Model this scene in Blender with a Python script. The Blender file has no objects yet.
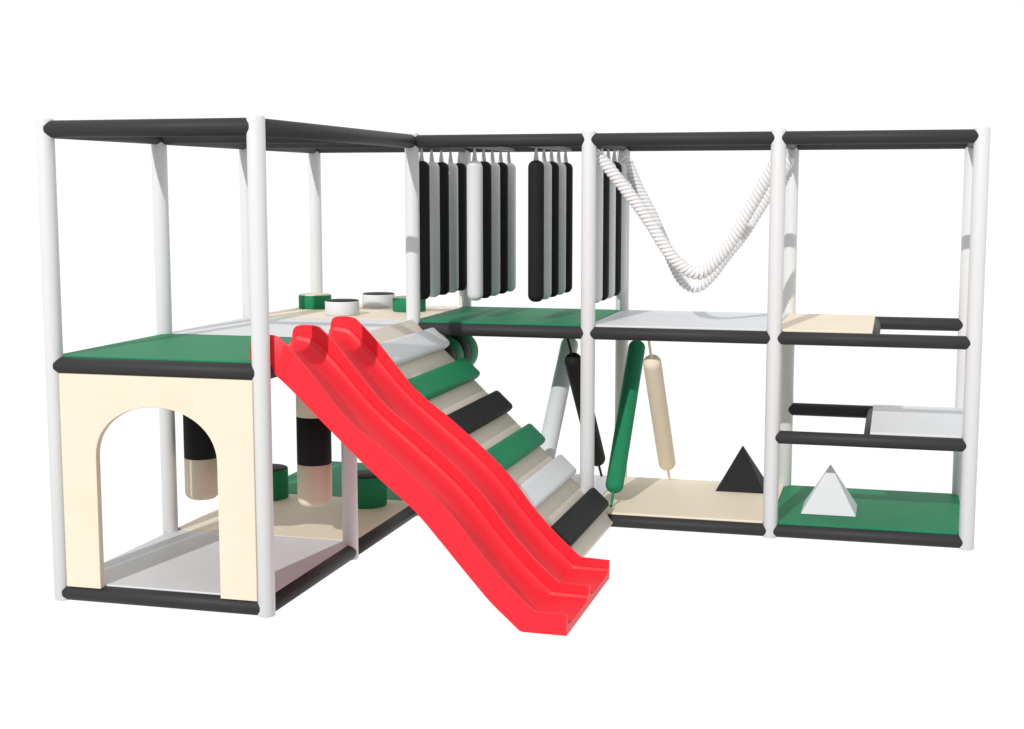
import bpy, bmesh, math
from mathutils import Vector, Matrix
PI = math.pi
sc = bpy.context.scene
C = sc.collection

# ------------------------------------------------------------------ materials
def mat(name, col, rough=0.5, bump=0.0, scale=30.0, coat=0.0, spec=0.5, var=0.04):
    m = bpy.data.materials.new(name); m.use_nodes = True
    nt = m.node_tree; b = nt.nodes['Principled BSDF']
    tc = nt.nodes.new('ShaderNodeTexCoord')
    n = nt.nodes.new('ShaderNodeTexNoise'); n.inputs['Scale'].default_value = 3.5; n.inputs['Detail'].default_value = 4
    nt.links.new(tc.outputs['Object'], n.inputs['Vector'])
    r = nt.nodes.new('ShaderNodeMapRange')
    r.inputs['From Min'].default_value = .3; r.inputs['From Max'].default_value = .7
    r.inputs['To Min'].default_value = 1-var; r.inputs['To Max'].default_value = 1+var
    nt.links.new(n.outputs['Fac'], r.inputs['Value'])
    mx = nt.nodes.new('ShaderNodeVectorMath'); mx.operation = 'SCALE'
    mx.inputs[0].default_value = col
    nt.links.new(r.outputs['Result'], mx.inputs['Scale'])
    nt.links.new(mx.outputs['Vector'], b.inputs['Base Color'])
    b.inputs['Roughness'].default_value = rough
    b.inputs['Specular IOR Level'].default_value = spec
    if coat: b.inputs['Coat Weight'].default_value = coat; b.inputs['Coat Roughness'].default_value = .25
    if bump:
        n2 = nt.nodes.new('ShaderNodeTexNoise'); n2.inputs['Scale'].default_value = scale; n2.inputs['Detail'].default_value = 3
        nt.links.new(tc.outputs['Object'], n2.inputs['Vector'])
        bp = nt.nodes.new('ShaderNodeBump'); bp.inputs['Strength'].default_value = bump; bp.inputs['Distance'].default_value = .01
        nt.links.new(n2.outputs['Fac'], bp.inputs['Height']); nt.links.new(bp.outputs['Normal'], b.inputs['Normal'])
    return m
WHITE = mat('white_tube', (.72,.725,.73), .5, spec=.2, var=.008)
WVINYL = mat('white_vinyl', (.68,.695,.715), .5, .06, 18, spec=.15, var=.015)
BLACK = mat('black_foam', (.036,.036,.038), .55, .05, 40, spec=.22, var=.05)
BVINYL = mat('black_vinyl', (.017,.017,.018), .6, .05, 20, spec=.12)
GREEN = mat('green_vinyl', (.020,.222,.102), .55, .05, 16, spec=.10)
BEIGE = mat('beige_vinyl', (.82,.725,.575), .55, .05, 16, spec=.12, var=.015)
BOARD = mat('beige_board', (.71,.645,.55), .6, .05, 16, spec=.3, var=.02)
RED = mat('red_plastic', (.82,.018,.034), .45, 0, spec=.35, var=.01)
ROPE = mat('white_rope', (.80,.80,.80), .8, .15, 120, spec=.1)
STRAP = mat('grey_strap', (.62,.62,.62), .7, .1, 80)
RAIL = mat('grey_rail', (.16,.155,.15), .5)
PALEG = mat('pale_green_vinyl', (.42,.62,.42), .5, .05, 16, spec=.3)

# ------------------------------------------------------------------ helpers
def obj(name, bm, m, parent=None, smooth=True, bevel=0, angle=35, segs=2, recalc=True):
    if recalc: bmesh.ops.recalc_face_normals(bm, faces=bm.faces)
    me = bpy.data.meshes.new(name); bm.to_mesh(me); bm.free()
    me.materials.append(m)
    o = bpy.data.objects.new(name, me); C.objects.link(o)
    if parent: o.parent = parent
    if smooth:
        for p in me.polygons: p.use_smooth = True
        me.set_sharp_from_angle(angle=math.radians(angle))
    if bevel:
        md = o.modifiers.new('bevel', 'BEVEL'); md.width = bevel; md.segments = segs
        md.limit_method = 'ANGLE'; md.angle_limit = math.radians(angle); md.harden_normals = False
    return o
def tag(o, label, cat, group=None):
    o['label'] = label; o['category'] = cat
    if group: o['group'] = group
    return o
def thing(name, label, cat, loc=(0,0,0), group=None):
    o = bpy.data.objects.new(name, None); C.objects.link(o); o.location = loc
    o.empty_display_size = .1
    return tag(o, label, cat, group)
def add_lathe(bm, prof, M=Matrix(), n=32):
    """prof: list of (r, z)"""
    rings = []
    for r, z in prof:
        if r < 1e-6: rings.append([bm.verts.new(M @ Vector((0,0,z)))])
        else: rings.append([bm.verts.new(M @ Vector((r*math.cos(2*PI*k/n), r*math.sin(2*PI*k/n), z))) for k in range(n)])
    for a, b in zip(rings, rings[1:]):
        for k in range(n):
            k2 = (k+1) % n
            if len(a) == 1 and len(b) == 1: continue
            if len(a) == 1: bm.faces.new((a[0], b[k], b[k2]))
            elif len(b) == 1: bm.faces.new((a[k], b[0], a[k2]))
            else: bm.faces.new((a[k], a[k2], b[k2], b[k]))
def frame_to(p0, p1):
    d = Vector(p1) - Vector(p0)
    return Matrix.Translation(Vector(p0)) @ d.to_track_quat('Z', 'Y').to_matrix().to_4x4(), d.length
def rod(p0, p1, r, n=32, cap=.004):
    bm = bmesh.new(); M, L = frame_to(p0, p1)
    add_lathe(bm, [(0,0),(r-cap,0),(r,cap),(r,L-cap),(r-cap,L),(0,L)], M, n)
    return bm
def pad_capsule(p0, p1, r, n=32, rc=None, flat=0.25):
    """padded cylinder with rounded ends; rc: cap height"""
    bm = bmesh.new(); M, L = frame_to(p0, p1); rc = rc or r
    prof = [(0,0)]
    for k in range(1, 9):
        a = PI/2*k/8
        prof.append((r*flat*min(1,k/1.0) + r*(1-flat)*math.sin(a), rc*(1-math.cos(a))))
    for k in range(8, -1, -1):
        if k == 0: prof.append((0, L)); break
        a = PI/2*k/8
        prof.append((r*flat + r*(1-flat)*math.sin(a), L-rc*(1-math.cos(a))))
    add_lathe(bm, prof, M, n)
    return bm
def prism(pts, z0, z1):
    bm = bmesh.new()
    a = [bm.verts.new((x,y,z0)) for x,y in pts]; b = [bm.verts.new((x,y,z1)) for x,y in pts]
    bm.faces.new(a[::-1]); bm.faces.new(b)
    for k in range(len(pts)):
        k2 = (k+1) % len(pts); bm.faces.new((a[k],a[k2],b[k2],b[k]))
    return bm
def sweep(path, r, n=8):
    bm = bmesh.new(); P = [Vector(p) for p in path]; rings = []
    up = Vector((0,1,0))
    for i, p in enumerate(P):
        t = (P[min(i+1,len(P)-1)] - P[max(i-1,0)]).normalized()
        u = (up - t*up.dot(t)).normalized(); v = t.cross(u); up = u
        rings.append([bm.verts.new(p + r*(math.cos(2*PI*k/n)*u + math.sin(2*PI*k/n)*v)) for k in range(n)])
    for a, b in zip(rings, rings[1:]):
        for k in range(n): bm.faces.new((a[k], a[(k+1)%n], b[(k+1)%n], b[k]))
    bm.faces.new(rings[0][::-1]); bm.faces.new(rings[-1])
    return bm
def catmull(pts, per):
    pts = [Vector(p) for p in pts]; P = [2*pts[0]-pts[1]] + pts + [2*pts[-1]-pts[-2]]; out = []
    for i in range(1, len(P)-2):
        a,b,c,d = P[i-1:i+3]
        for k in range(per):
            t = k/per
            out.append(.5*((2*b)+(c-a)*t+(2*a-5*b+4*c-d)*t*t+(3*b-a-3*c+d)*t**3))
    out.append(pts[-1]); return out
def resample(pts, step):
    out = [pts[0]]; acc = 0
    for a, b in zip(pts, pts[1:]):
        L = (b-a).length; s = step-acc
        while s <= L:
            out.append(a.lerp(b, s/L)); s += step
        acc = (acc + L) % step
    return out

# ------------------------------------------------------------------ play frame
S = 1.2
ZT, ZB, ZD, ZM, ZG = 2.585, 2.528, 1.283, .651, .044
RP, RB, RL = .047, .0415, .0455
frame = thing('play_frame', 'tall two-storey frame of white posts and black padded beams holding the whole playground', 'playground frame', (0,0,0))
def post(i, j, top=ZT):
    bm = bmesh.new(); r = RP
    add_lathe(bm, [(0,0),(r-.004,0),(r,.004),(r,top-.012),(r-.003,top-.004),(r-.012,top),(0,top)], Matrix.Translation((i*S,j*S,0)), 40)
    return obj('post', bm, WHITE, frame, angle=50)
for i, j in ((-1,-2),(0,-2),(-1,-1),(-1,0),(0,0),(-1,1),(0,1),(1,0),(2,0),(3,0),(1,1),(2,1),(3,1)): post(i, j)
post(0, -1, 1.30)
def beam(a, b, z, r=RB, e=.0):
    p0 = Vector((a[0]*S, a[1]*S, z)); p1 = Vector((b[0]*S, b[1]*S, z)); d = (p1-p0).normalized()
    M, L = frame_to(p0 + d*.001, p1 - d*.001)
    bm = bmesh.new()
    # foam sleeve ends taper into the post
    add_lathe(bm, [(0,.004),(r-.012,.004),(r,.018),(r,L-.018),(r-.012,L-.004),(0,L-.004)], M, 32)
    return obj('beam', bm, BLACK, frame, angle=60)
for z in (ZG, ZD, ZB):
    beam((-1,-2),(0,-2), z, RL)
    for j in (-2,-1,0): beam((-1,j),(-1,j+1), z, RL)
    if z == ZB: beam((0,-2),(0,0), z, RL)
    else:
        beam((0,-2),(0,-1), z, RL); beam((0,-1),(0,0), z, RL)
    beam((-1,-1),(0,-1), z, RL); beam((-1,0),(0,0), z, RB); beam((-1,1),(0,1), z, RB)
    beam((0,0),(0,1), z)
    for i in (0,1,2):
        beam((i,0),(i+1,0), z); beam((i,1),(i+1,1), z, .0450)
    for i in (1,2): beam((i,0),(i,1), z)
beam((3,0),(3,1), ZB)
for z in (ZM,):
    beam((2,0),(3,0), z); beam((2,1),(3,1), z, .0450)
beam((2.5,0),(2.5,1), ZD-.004, .040); beam((2.5,0),(2.5,1), ZM-.004, .040)
for x in (.375, .80):                                   # hanging rails for the bags
    bm = bmesh.new(); bmesh.ops.create_cube(bm, size=1, matrix=Matrix.Translation((x,.6,2.498)) @ Matrix.Diagonal((.05,1.16,.022,1)))
    obj('hanging_rail', bm, RAIL, frame, bevel=.004)

# ------------------------------------------------------------------ pads
def pad(name, x0, x1, y0, y1, zt, m, label, th=.04, notch=(1,1,1,1)):
    c = .052; e = .002
    x0 += e; x1 -= e; y0 += e; y1 -= e
    pts = []
    for k, (cx, cy, sx, sy) in enumerate(((x0,y0,1,1),(x1,y0,-1,1),(x1,y1,-1,-1),(x0,y1,1,-1))):
        if not notch[k]: pts.append((cx,cy)); continue
        a = (cx, cy+sy*c); b = (cx+sx*c, cy)
        if k in (0,2): pts += [a, b]
        else: pts += [b, a]
    o = obj(name, prism(pts, zt-th, zt), m, None, bevel=.006, segs=3)
    tag(o, label, 'pad', 'padded platforms laid on the frame'); return o
ZF, ZU = .098, 1.337
pad('floor_pad', -S,0, -2*S,-1.15, ZF, WVINYL, 'white floor pad behind the arched panel at ground level')
pad('floor_pad', -S,0, -1.15,0, ZF, BEIGE, 'beige floor pad under the striped hanging bolsters, with green stools on it')
pad('floor_pad', -S,0, 0,S, ZF, GREEN, 'green floor pad at the back left corner, behind the round green stools')
pad('floor_pad', 0,S, 0,S, ZF, WVINYL, 'white floor pad mostly hidden behind the lower end of the climbing wall')
pad('floor_pad', S,2*S, 0,S, ZF, BEIGE, 'beige floor pad carrying the black pyramid')
pad('floor_pad', 2*S,3*S, 0,S, ZF, GREEN, 'green floor pad carrying the white pyramid at the right end')
pad('deck_pad', -S,0, -2*S,-S, ZU, GREEN, 'green upper deck pad above the arched panel at the top of the slide')
pad('deck_pad', -S,0, -S,0, ZU, WVINYL, 'white upper deck pad between the slide and the round stools')
pad('deck_pad', -S,0, 0,S, ZU, BEIGE, 'beige upper deck pad with four low round stools')
pad('deck_pad', 0,S, 0,S, ZU, GREEN, 'green upper deck pad under the rows of hanging black and white bags')
pad('deck_pad', S,2*S, 0,S, ZU, WVINYL, 'white upper deck pad under the two sagging ropes')
pad('deck_pad', 2*S,2.5*S, 0,S, ZU, BEIGE, 'half-width beige upper deck pad at the right end, beside an open hatch', notch=(1,0,0,1))
pad('deck_pad', 2.5*S,3*S, 0,S, .706, WVINYL, 'half-width white pad at mid height in the right-hand bay, above the green floor', notch=(0,1,1,0))

# ------------------------------------------------------------------ arched panel
def arch_panel():
    bm = bmesh.new()
    x0, x1, z0, z1 = -1.147, -.030, .086, 1.246
    a0, a1 = -.942, -.238; cx = (a0+a1)/2; rr = (a1-a0)/2; zs = .80; hh = .285; N = 48
    inner = [(a0,z0)]; outer = [(x0,z0)]
    for k in range(N+1):
        a = PI - PI*k/N; ix, iz = cx+rr*math.cos(a), zs+hh*math.sin(a)**.92
        inner.append((ix,iz))
        t = k/N
        if t <= .25: outer.append((x0, zs+(z1-zs)*t/.25))
        elif t < .75: outer.append((x0+(x1-x0)*(t-.25)/.5, z1))
        else: outer.append((x1, z1-(z1-zs)*(t-.75)/.25))
    inner.append((a1,z0)); outer.append((x1,z0))
    V = {}
    for nm, ring in (('i',inner),('o',outer)):
        for y in (-2.448,-2.405): V[nm,y] = [bm.verts.new((x,y,z)) for x,z in ring]
    ya, yb = -2.448, -2.405
    for k in range(len(inner)-1):
        bm.faces.new((V['o',ya][k],V['o',ya][k+1],V['i',ya][k+1],V['i',ya][k]))
        bm.faces.new((V['o',yb][k],V['i',yb][k],V['i',yb][k+1],V['o',yb][k+1]))
        bm.faces.new((V['i',ya][k],V['i',ya][k+1],V['i',yb][k+1],V['i',yb][k]))
        bm.faces.new((V['o',ya][k],V['o',yb][k],V['o',yb][k+1],V['o',ya][k+1]))
    for k in (0,-1): bm.faces.new((V['o',ya][k],V['i',ya][k],V['i',yb][k],V['o',yb][k]))
    o = obj('arched_panel', bm, BEIGE, None, bevel=.003, angle=40)
    tag(o, 'flat beige panel with an arched doorway cut through it, between the two front left posts', 'panel')
arch_panel()

# ------------------------------------------------------------------ double slide
def slide():
    T = [(-.078,1.395),(-.076,1.440),(-.045,1.470),(.052,1.470),(.102,1.440),(.226,1.313),(.444,1.058),(.659,.890),(.876,.708),(1.025,.561),(1.15,.402),(1.281,.258),(1.370,.177),(1.418,.136),(1.440,.122),(1.480,.120),(1.60,.115)]
    B = [(-.085,1.340),(-.08,1.340),(-.05,1.339),(.010,1.305),(.045,1.275),(.145,1.190),(.360,.985),(.590,.775),(.800,.600),(.930,.460),(1.05,.322),(1.200,.155),(1.295,.068),(1.346,.022),(1.370,.009),(1.412,.0075),(1.60,.006)]
    F = [.36,.22,.18,.26,.27,.27,.27,.27,.27,.27,.27,.27,.28,.30,.32,.34,.36]
    t3 = catmull([(a[0],0,a[1]) for a in T], 6); b3 = catmull([(a[0],0,a[1]) for a in B], 6)
    f3 = [v.x for v in catmull([(f,0,0) for f in F], 6)]
    def lane(y0, y1):   # inner profile between inner wall faces y0<y1
        pr = [(y0,1,0),(y0+.002,.60,0),(y0+.017,.575,0),(y0+.023,.50,0)]
        for k in range(1,7):
            a = PI/2*k/6; pr.append((y0+.022+.105*(1-math.cos(a)), None, math.sin(a)))
        left = pr; right = [(y0+y1-y, v, s) for y, v, s in pr][::-1]
        return left + right
    prof = [(-2.352,.97,0),(-2.349,1,0)] + lane(-2.340,-1.820) + lane(-1.796,-1.266) + [(-1.257,1,0),(-1.254,.97,0)]
    bm = bmesh.new(); rings = []
    for t, b, f in zip(t3, b3, f3):
        tops = []; bots = []
        for y, v, s in prof:
            if v is None: v = .50 + (f-.50)*s
            p = b.lerp(t, v); tops.append(bm.verts.new((p.x, y, p.z))); bots.append(bm.verts.new((b.x, y, b.z)))
        rings.append((tops, bots))
    n = len(prof)
    for (ta, ba), (tb, bb) in zip(rings, rings[1:]):
        for k in range(n-1):
            bm.faces.new((ta[k], ta[k+1], tb[k+1], tb[k])); bm.faces.new((ba[k], bb[k], bb[k+1], ba[k+1]))
        bm.faces.new((ta[0], tb[0], bb[0], ba[0])); bm.faces.new((ta[-1], ba[-1], bb[-1], tb[-1]))
    for tops, bots in (rings[0], rings[-1]):
        for k in range(n-1): bm.faces.new((tops[k], bots[k], bots[k+1], tops[k+1]))
    o = obj('double_slide', bm, RED, None, angle=32)
    tag(o, 'bright red wavy double slide running down from the green upper deck', 'slide')
slide()

# ------------------------------------------------------------------ climbing wall
cw = thing('climbing_wall', 'sloping beige climbing board with six thick padded steps beside the red slide', 'climbing wall', (0,0,0))
top = Vector((.004,0,1.350)); bot = Vector((1.388,0,.040)); sl = (bot-top); SL = sl.length; sl.normalize(); nr = Vector((-sl.z,0,sl.x))
if nr.z < 0: nr = -nr
def slope_box(s0, s1, h0, h1, y0, y1):
    bm = bmesh.new(); vs = []
    for y in (y0,y1):
        for s,h in ((s0,h0),(s1,h0),(s1,h1),(s0,h1)):
            p = top + sl*s + nr*h; vs.append(bm.verts.new((p.x,y,p.z)))
    bm.faces.new(vs[:4]); bm.faces.new(vs[4:])
    for k in range(4):
        k2 = (k+1)%4; bm.faces.new((vs[k],vs[k2],vs[k2+4],vs[k+4]))
    return bm
obj('board', slope_box(0, SL, -.055, 0, -1.19, .0), BOARD, cw, bevel=.005)
for s, m, lab in ((.135,WVINYL,'white step at the top'),(.425,GREEN,'upper green step'),(.735,BVINYL,'black step between the two green steps'),(1.045,GREEN,'lower green step'),(1.335,WVINYL,'white step near the bottom'),(1.64,BVINYL,'black step at the bottom')):
    o = obj('step', slope_box(s, s+.165, .0005, .067, -1.175, .012), m, cw, bevel=.024, segs=5)
    o['label'] = lab

# ------------------------------------------------------------------ striped bolsters hanging under the deck
names = ('leftmost, seen through the arched doorway', 'middle one, hidden behind the front white post', 'rightmost, between the front post and the slide')
for k, x in enumerate((-.975,-.622,-.225)):
    t = thing('hanging_bolster', 'striped hanging bolster, '+names[k], 'bolster', (x,-S,1.28), 'striped bolsters hanging over the beige floor pad')
    r = .104
    def band(z0, z1, m, roundb=False):
        bm = bmesh.new(); h = []
        if roundb:
            h = [(0,z0)] + [(r-.045+.045*math.sin(PI/2*q/6), z0+.045*(1-math.cos(PI/2*q/6))) for q in range(7)]
        else: h = [(0,z0),(r-.003,z0),(r,z0+.003)]
        h += [(r,z1-.003),(r-.003,z1),(0,z1)]
        add_lathe(bm, h, n=48); o = obj('band', bm, m, t, angle=50); return o
    band(.318-1.28, .575-1.28, BEIGE, True); band(.575-1.28, .863-1.28, BVINYL); band(.863-1.28, 1.12-1.28, BEIGE); band(1.12-1.28, 1.295-1.28, BVINYL)

# striped roller
t = thing('striped_roller', 'round green and black banded roller under the deck behind the climbing wall', 'roller', (.045,0,1.035))
for k in range(5):
    y0 = .0+.18*k+.02*(k==0); bm = bmesh.new(); r = .150
    M = Matrix.Translation((0,y0,0)) @ Matrix.Rotation(-PI/2,4,'X'); L = .18-.02*(k==0)
    add_lathe(bm, [(0,0),(r-.012,0),(r-.004,.004),(r,.014),(r,L-.014),(r-.004,L-.004),(r-.012,L),(0,L)], M, 64)
    obj('band', bm, (GREEN,BVINYL)[k%2], t, angle=50)
obj('axle', rod((0,-.0,0),(0,1.2,0),.02), BVINYL, t)

# ------------------------------------------------------------------ stools
def stool(x, y, z, r, h, m, mt, label, grp, n=48):
    t = thing('round_stool', label, 'stool', (x,y,z+.001), grp)
    bm = bmesh.new(); add_lathe(bm, [(0,0),(r-.004,0),(r,.004),(r,h-.006),(r-.003,h-.001),(0,h-.001)], n=n); obj('body', bm, m, t, angle=50)
    bm = bmesh.new(); add_lathe(bm, [(0,h-.0005),(r-.004,h-.0005),(r-.003,h+.002),(r-.010,h+.006),(0,h+.007)], n=n); obj('seat', bm, mt, t, angle=50)
G1 = 'low stools on the upper deck'; G2 = 'green stools on the ground floor pad'
stool(-1.03,.76,ZU,.120,.098,GREEN,BEIGE,'low green stool with a beige top on the upper deck, furthest left', G1)
stool(-.625,.285,ZU,.120,.098,WVINYL,BVINYL,'low white stool with a black top, the nearer one, right behind the slide', G1)
stool(-.605,.965,ZU,.122,.098,WVINYL,BVINYL,'low white stool with a black top, the farther one on the beige deck', G1)
stool(-.268,.69,ZU,.120,.098,GREEN,PALEG,'low green stool with a pale green top, partly behind the corner post', G1)
stool(-.285,-.19,ZF,.142,.205,GREEN,BVINYL,'round green stool with a black top on the ground floor, under the slide', G2)
stool(-1.02,-.15,ZF,.140,.205,GREEN,BVINYL,'round green stool with a black top, mostly hidden by the front white post', G2)

# ------------------------------------------------------------------ hanging bags
ordn = ('frontmost','second from the front','third from the front','fourth from the front','rearmost')
coln = ('in the row beside the corner post','in the second row from the corner post','in the third row from the corner post','in the fourth row, by the rope')
protos = {}
def bag(white):
    t = thing('punch_bag', '', 'punch bag')
    obj('pad', pad_capsule((0,0,-.940),(0,0,0),.0535,28,rc=.046,flat=.2), WVINYL if white else BVINYL, t, angle=60)
    bm = bmesh.new()
    add_lathe(bm, [(0,-.006),(.020,-.006),(.019,.0),(.006,.088),(0,.088)], Matrix.Diagonal((1,.35,1,1)), 16)
    obj('hanger', bm, STRAP, t)
    return t
for ci, x in enumerate((0,.375,.80,1.2)):
    for ri in range(5):
        white = (ri + ci) % 2 == 1
        if white not in protos: protos[white] = t = bag(white)
        else:
            t = protos[white].copy(); C.objects.link(t)
            for ch in list(protos[white].children):
                c = ch.copy(); C.objects.link(c); c.parent = t
        t.location = (x, .20+.218*ri, 2.403)
        t['label'] = ('white ' if white else 'black ') + 'bag, ' + ordn[ri] + ' ' + coln[ci]
        t['category'] = 'punch bag'; t['group'] = 'long padded bags hanging over the green deck'

# ------------------------------------------------------------------ slanted poles
def pole(base, ptop, m, label, b0, b1, r=.060):
    base = Vector(base); ptop = Vector(ptop)
    t = thing('slanted_pole', label, 'padded pole', base, 'slanted padded poles strung between floor and deck')
    a = (base.lerp(ptop, b0))-base; b = (base.lerp(ptop, b1))-base
    obj('pad', pad_capsule(a, b, r, 32, rc=.052, flat=.12), m, t, angle=60)
    d = (ptop-base)
    obj('cord', rod((0,0,0), a+d*.01, .009, 12, .001), m, t)
    obj('cord', rod(b-d*.01, d, .009, 12, .001), m, t)
pole((1.330,.165,ZF),(1.350,1.15,1.262),GREEN,'green padded pole leaning right, nearest the front between floor and deck',.075,.880,.061)
pole((1.572,1.16,ZF),(1.580,.10,1.262),BEIGE,'beige padded pole leaning left beside the green one',.100,.862,.0615)
pole((.810,.165,ZF),(.858,1.15,1.262),WVINYL,'white padded pole rising behind the climbing wall steps',.075,.885,.064)
pole((1.064,1.16,ZF),(1.035,.10,1.262),BVINYL,'black padded pole crossing behind the front middle post',.105,.86,.060)

# ------------------------------------------------------------------ ropes
def rope(pts, label):
    path = resample(catmull(pts, 24), .006)
    t = thing('twisted_rope', label, 'rope', path[0], 'ropes sagging across the white bay')
    o0 = path[0]; off = .0285; pitch = .086; P = path; up = Vector((0,1,0)); strands = [[],[],[]]
    for i, p in enumerate(P):
        tg = (P[min(i+1,len(P)-1)] - P[max(i-1,0)]).normalized()
        u = (up - tg*up.dot(tg)).normalized(); v = tg.cross(u)
        for s in range(3):
            a = -2*PI*(i*.006/pitch) + 2*PI*s/3
            strands[s].append(p - o0 + off*(math.cos(a)*u + math.sin(a)*v))
    obj('groove_shade_core', sweep([p-o0 for p in P[::4]], .0195, 10), RAIL, t)  # added core in dark rail grey, paints the shade in the strand grooves
    for s in range(3): obj('strand', sweep(strands[s], .0133, 10), ROPE, t, angle=80)
y = .10; q = .9787
rope([(1.215,y,2.44)] + [(3.1294+(x-3.1294)*q, y, 2.2228+(z-2.2228)*q) for x,z in ((1.231,2.398),(1.411,2.181),(1.543,2.005),(1.649,1.838),(1.739,1.730),(1.826,1.672),(1.898,1.667),(1.976,1.733),(2.081,1.865),(2.163,2.020),(2.245,2.170),(2.313,2.297))] + [(2.392,y,2.42)], 'white twisted rope sagging in front, the nearer of the two ropes')
y = 1.10; q = 1.02
rope([(1.20,y,2.425),(1.245,y,2.405)] + [(3.1294+(x-3.1294)*q, y, 2.2228+(z-2.2228)*q) for x,z in ((1.305,2.350),(1.372,2.203),(1.475,2.010),(1.570,1.800),(1.652,1.625),(1.713,1.552),(1.790,1.533),(1.883,1.611),(1.984,1.752),(2.103,1.905),(2.191,2.050),(2.27,2.186),(2.345,2.31))] + [(2.395,y,2.425)], 'white twisted rope hanging lower behind, the farther of the two ropes')

# ------------------------------------------------------------------ pyramids
def pyramid(x0, y0, s, h, m, label):
    bm = bmesh.new(); b = [bm.verts.new(p) for p in ((0,0,0),(s,0,0),(s,s,0),(0,s,0))]; a = bm.verts.new((s/2,s/2,h))
    bm.faces.new(b[::-1])
    for k in range(4): bm.faces.new((b[k], b[(k+1)%4], a))
    o = obj('pyramid', bm, m, None, bevel=.004, segs=2); o.location = (x0,y0,ZF+.001)
    tag(o, label, 'pyramid', 'foam pyramids on the floor pads')
pyramid(2.572,.275,.355,.308,WVINYL,'white foam pyramid on the green floor pad')
pyramid(1.945,.842,.340,.308,BVINYL,'black foam pyramid on the beige floor pad')

# ------------------------------------------------------------------ studio surroundings and light
w = bpy.data.worlds.new('World'); sc.world = w; w.use_nodes = True
nt = w.node_tree; bg = nt.nodes['Background']
tc = nt.nodes.new('ShaderNodeTexCoord'); sp = nt.nodes.new('ShaderNodeSeparateXYZ')
nt.links.new(tc.outputs['Generated'], sp.inputs['Vector'])
mr = nt.nodes.new('ShaderNodeMapRange'); mr.interpolation_type = 'SMOOTHSTEP'
mr.inputs['From Min'].default_value = -.35; mr.inputs['From Max'].default_value = .25
mr.inputs['To Min'].default_value = .62; mr.inputs['To Max'].default_value = 1.04
nt.links.new(sp.outputs['Y'], mr.inputs['Value'])
nt.links.new(mr.outputs['Result'], bg.inputs['Strength'])
bg.inputs['Color'].default_value = (1,1,1,1)
# one strong, far, small studio lamp in front of the frame
L = Vector((.15,1,-.594)).normalized()
ld = bpy.data.lights.new('studio_lamp', 'AREA'); ld.shape = 'DISK'; ld.size = 2.2
D = 200; ld.energy = PI*PI*D*D*.76; ld.color = (1,.985,.96)
lo = bpy.data.objects.new('studio_lamp', ld); C.objects.link(lo)
lo.location = Vector((.9,-.6,1.0)) - L*D
lo.rotation_euler = L.to_track_quat('-Z','Y').to_euler()

# ------------------------------------------------------------------ camera
f, yaw, pit, rol = 1430.9473, -.2623, .1229, .0005
fw = Vector((math.sin(yaw)*math.cos(pit), math.cos(yaw)*math.cos(pit), -math.sin(pit)))
rt = Vector((math.cos(yaw), -math.sin(yaw), 0)); dn = fw.cross(rt)
rt2 = rt*math.cos(rol) + dn*math.sin(rol); dn2 = -rt*math.sin(rol) + dn*math.cos(rol)
cd = bpy.data.cameras.new('camera'); cam = bpy.data.objects.new('camera', cd); C.objects.link(cam)
cd.sensor_width = 36; cd.lens = 36*f/1024; cd.clip_end = 200
M = Matrix(((rt2.x,-dn2.x,-fw.x,3.1294),(rt2.y,-dn2.y,-fw.y,-9.0957),(rt2.z,-dn2.z,-fw.z,2.2228),(0,0,0,1)))
cam.matrix_world = M
sc.camera = cam
sc.view_settings.view_transform = 'Standard'; sc.view_settings.look = 'None'
sc.view_settings.exposure = 0; sc.view_settings.gamma = 1
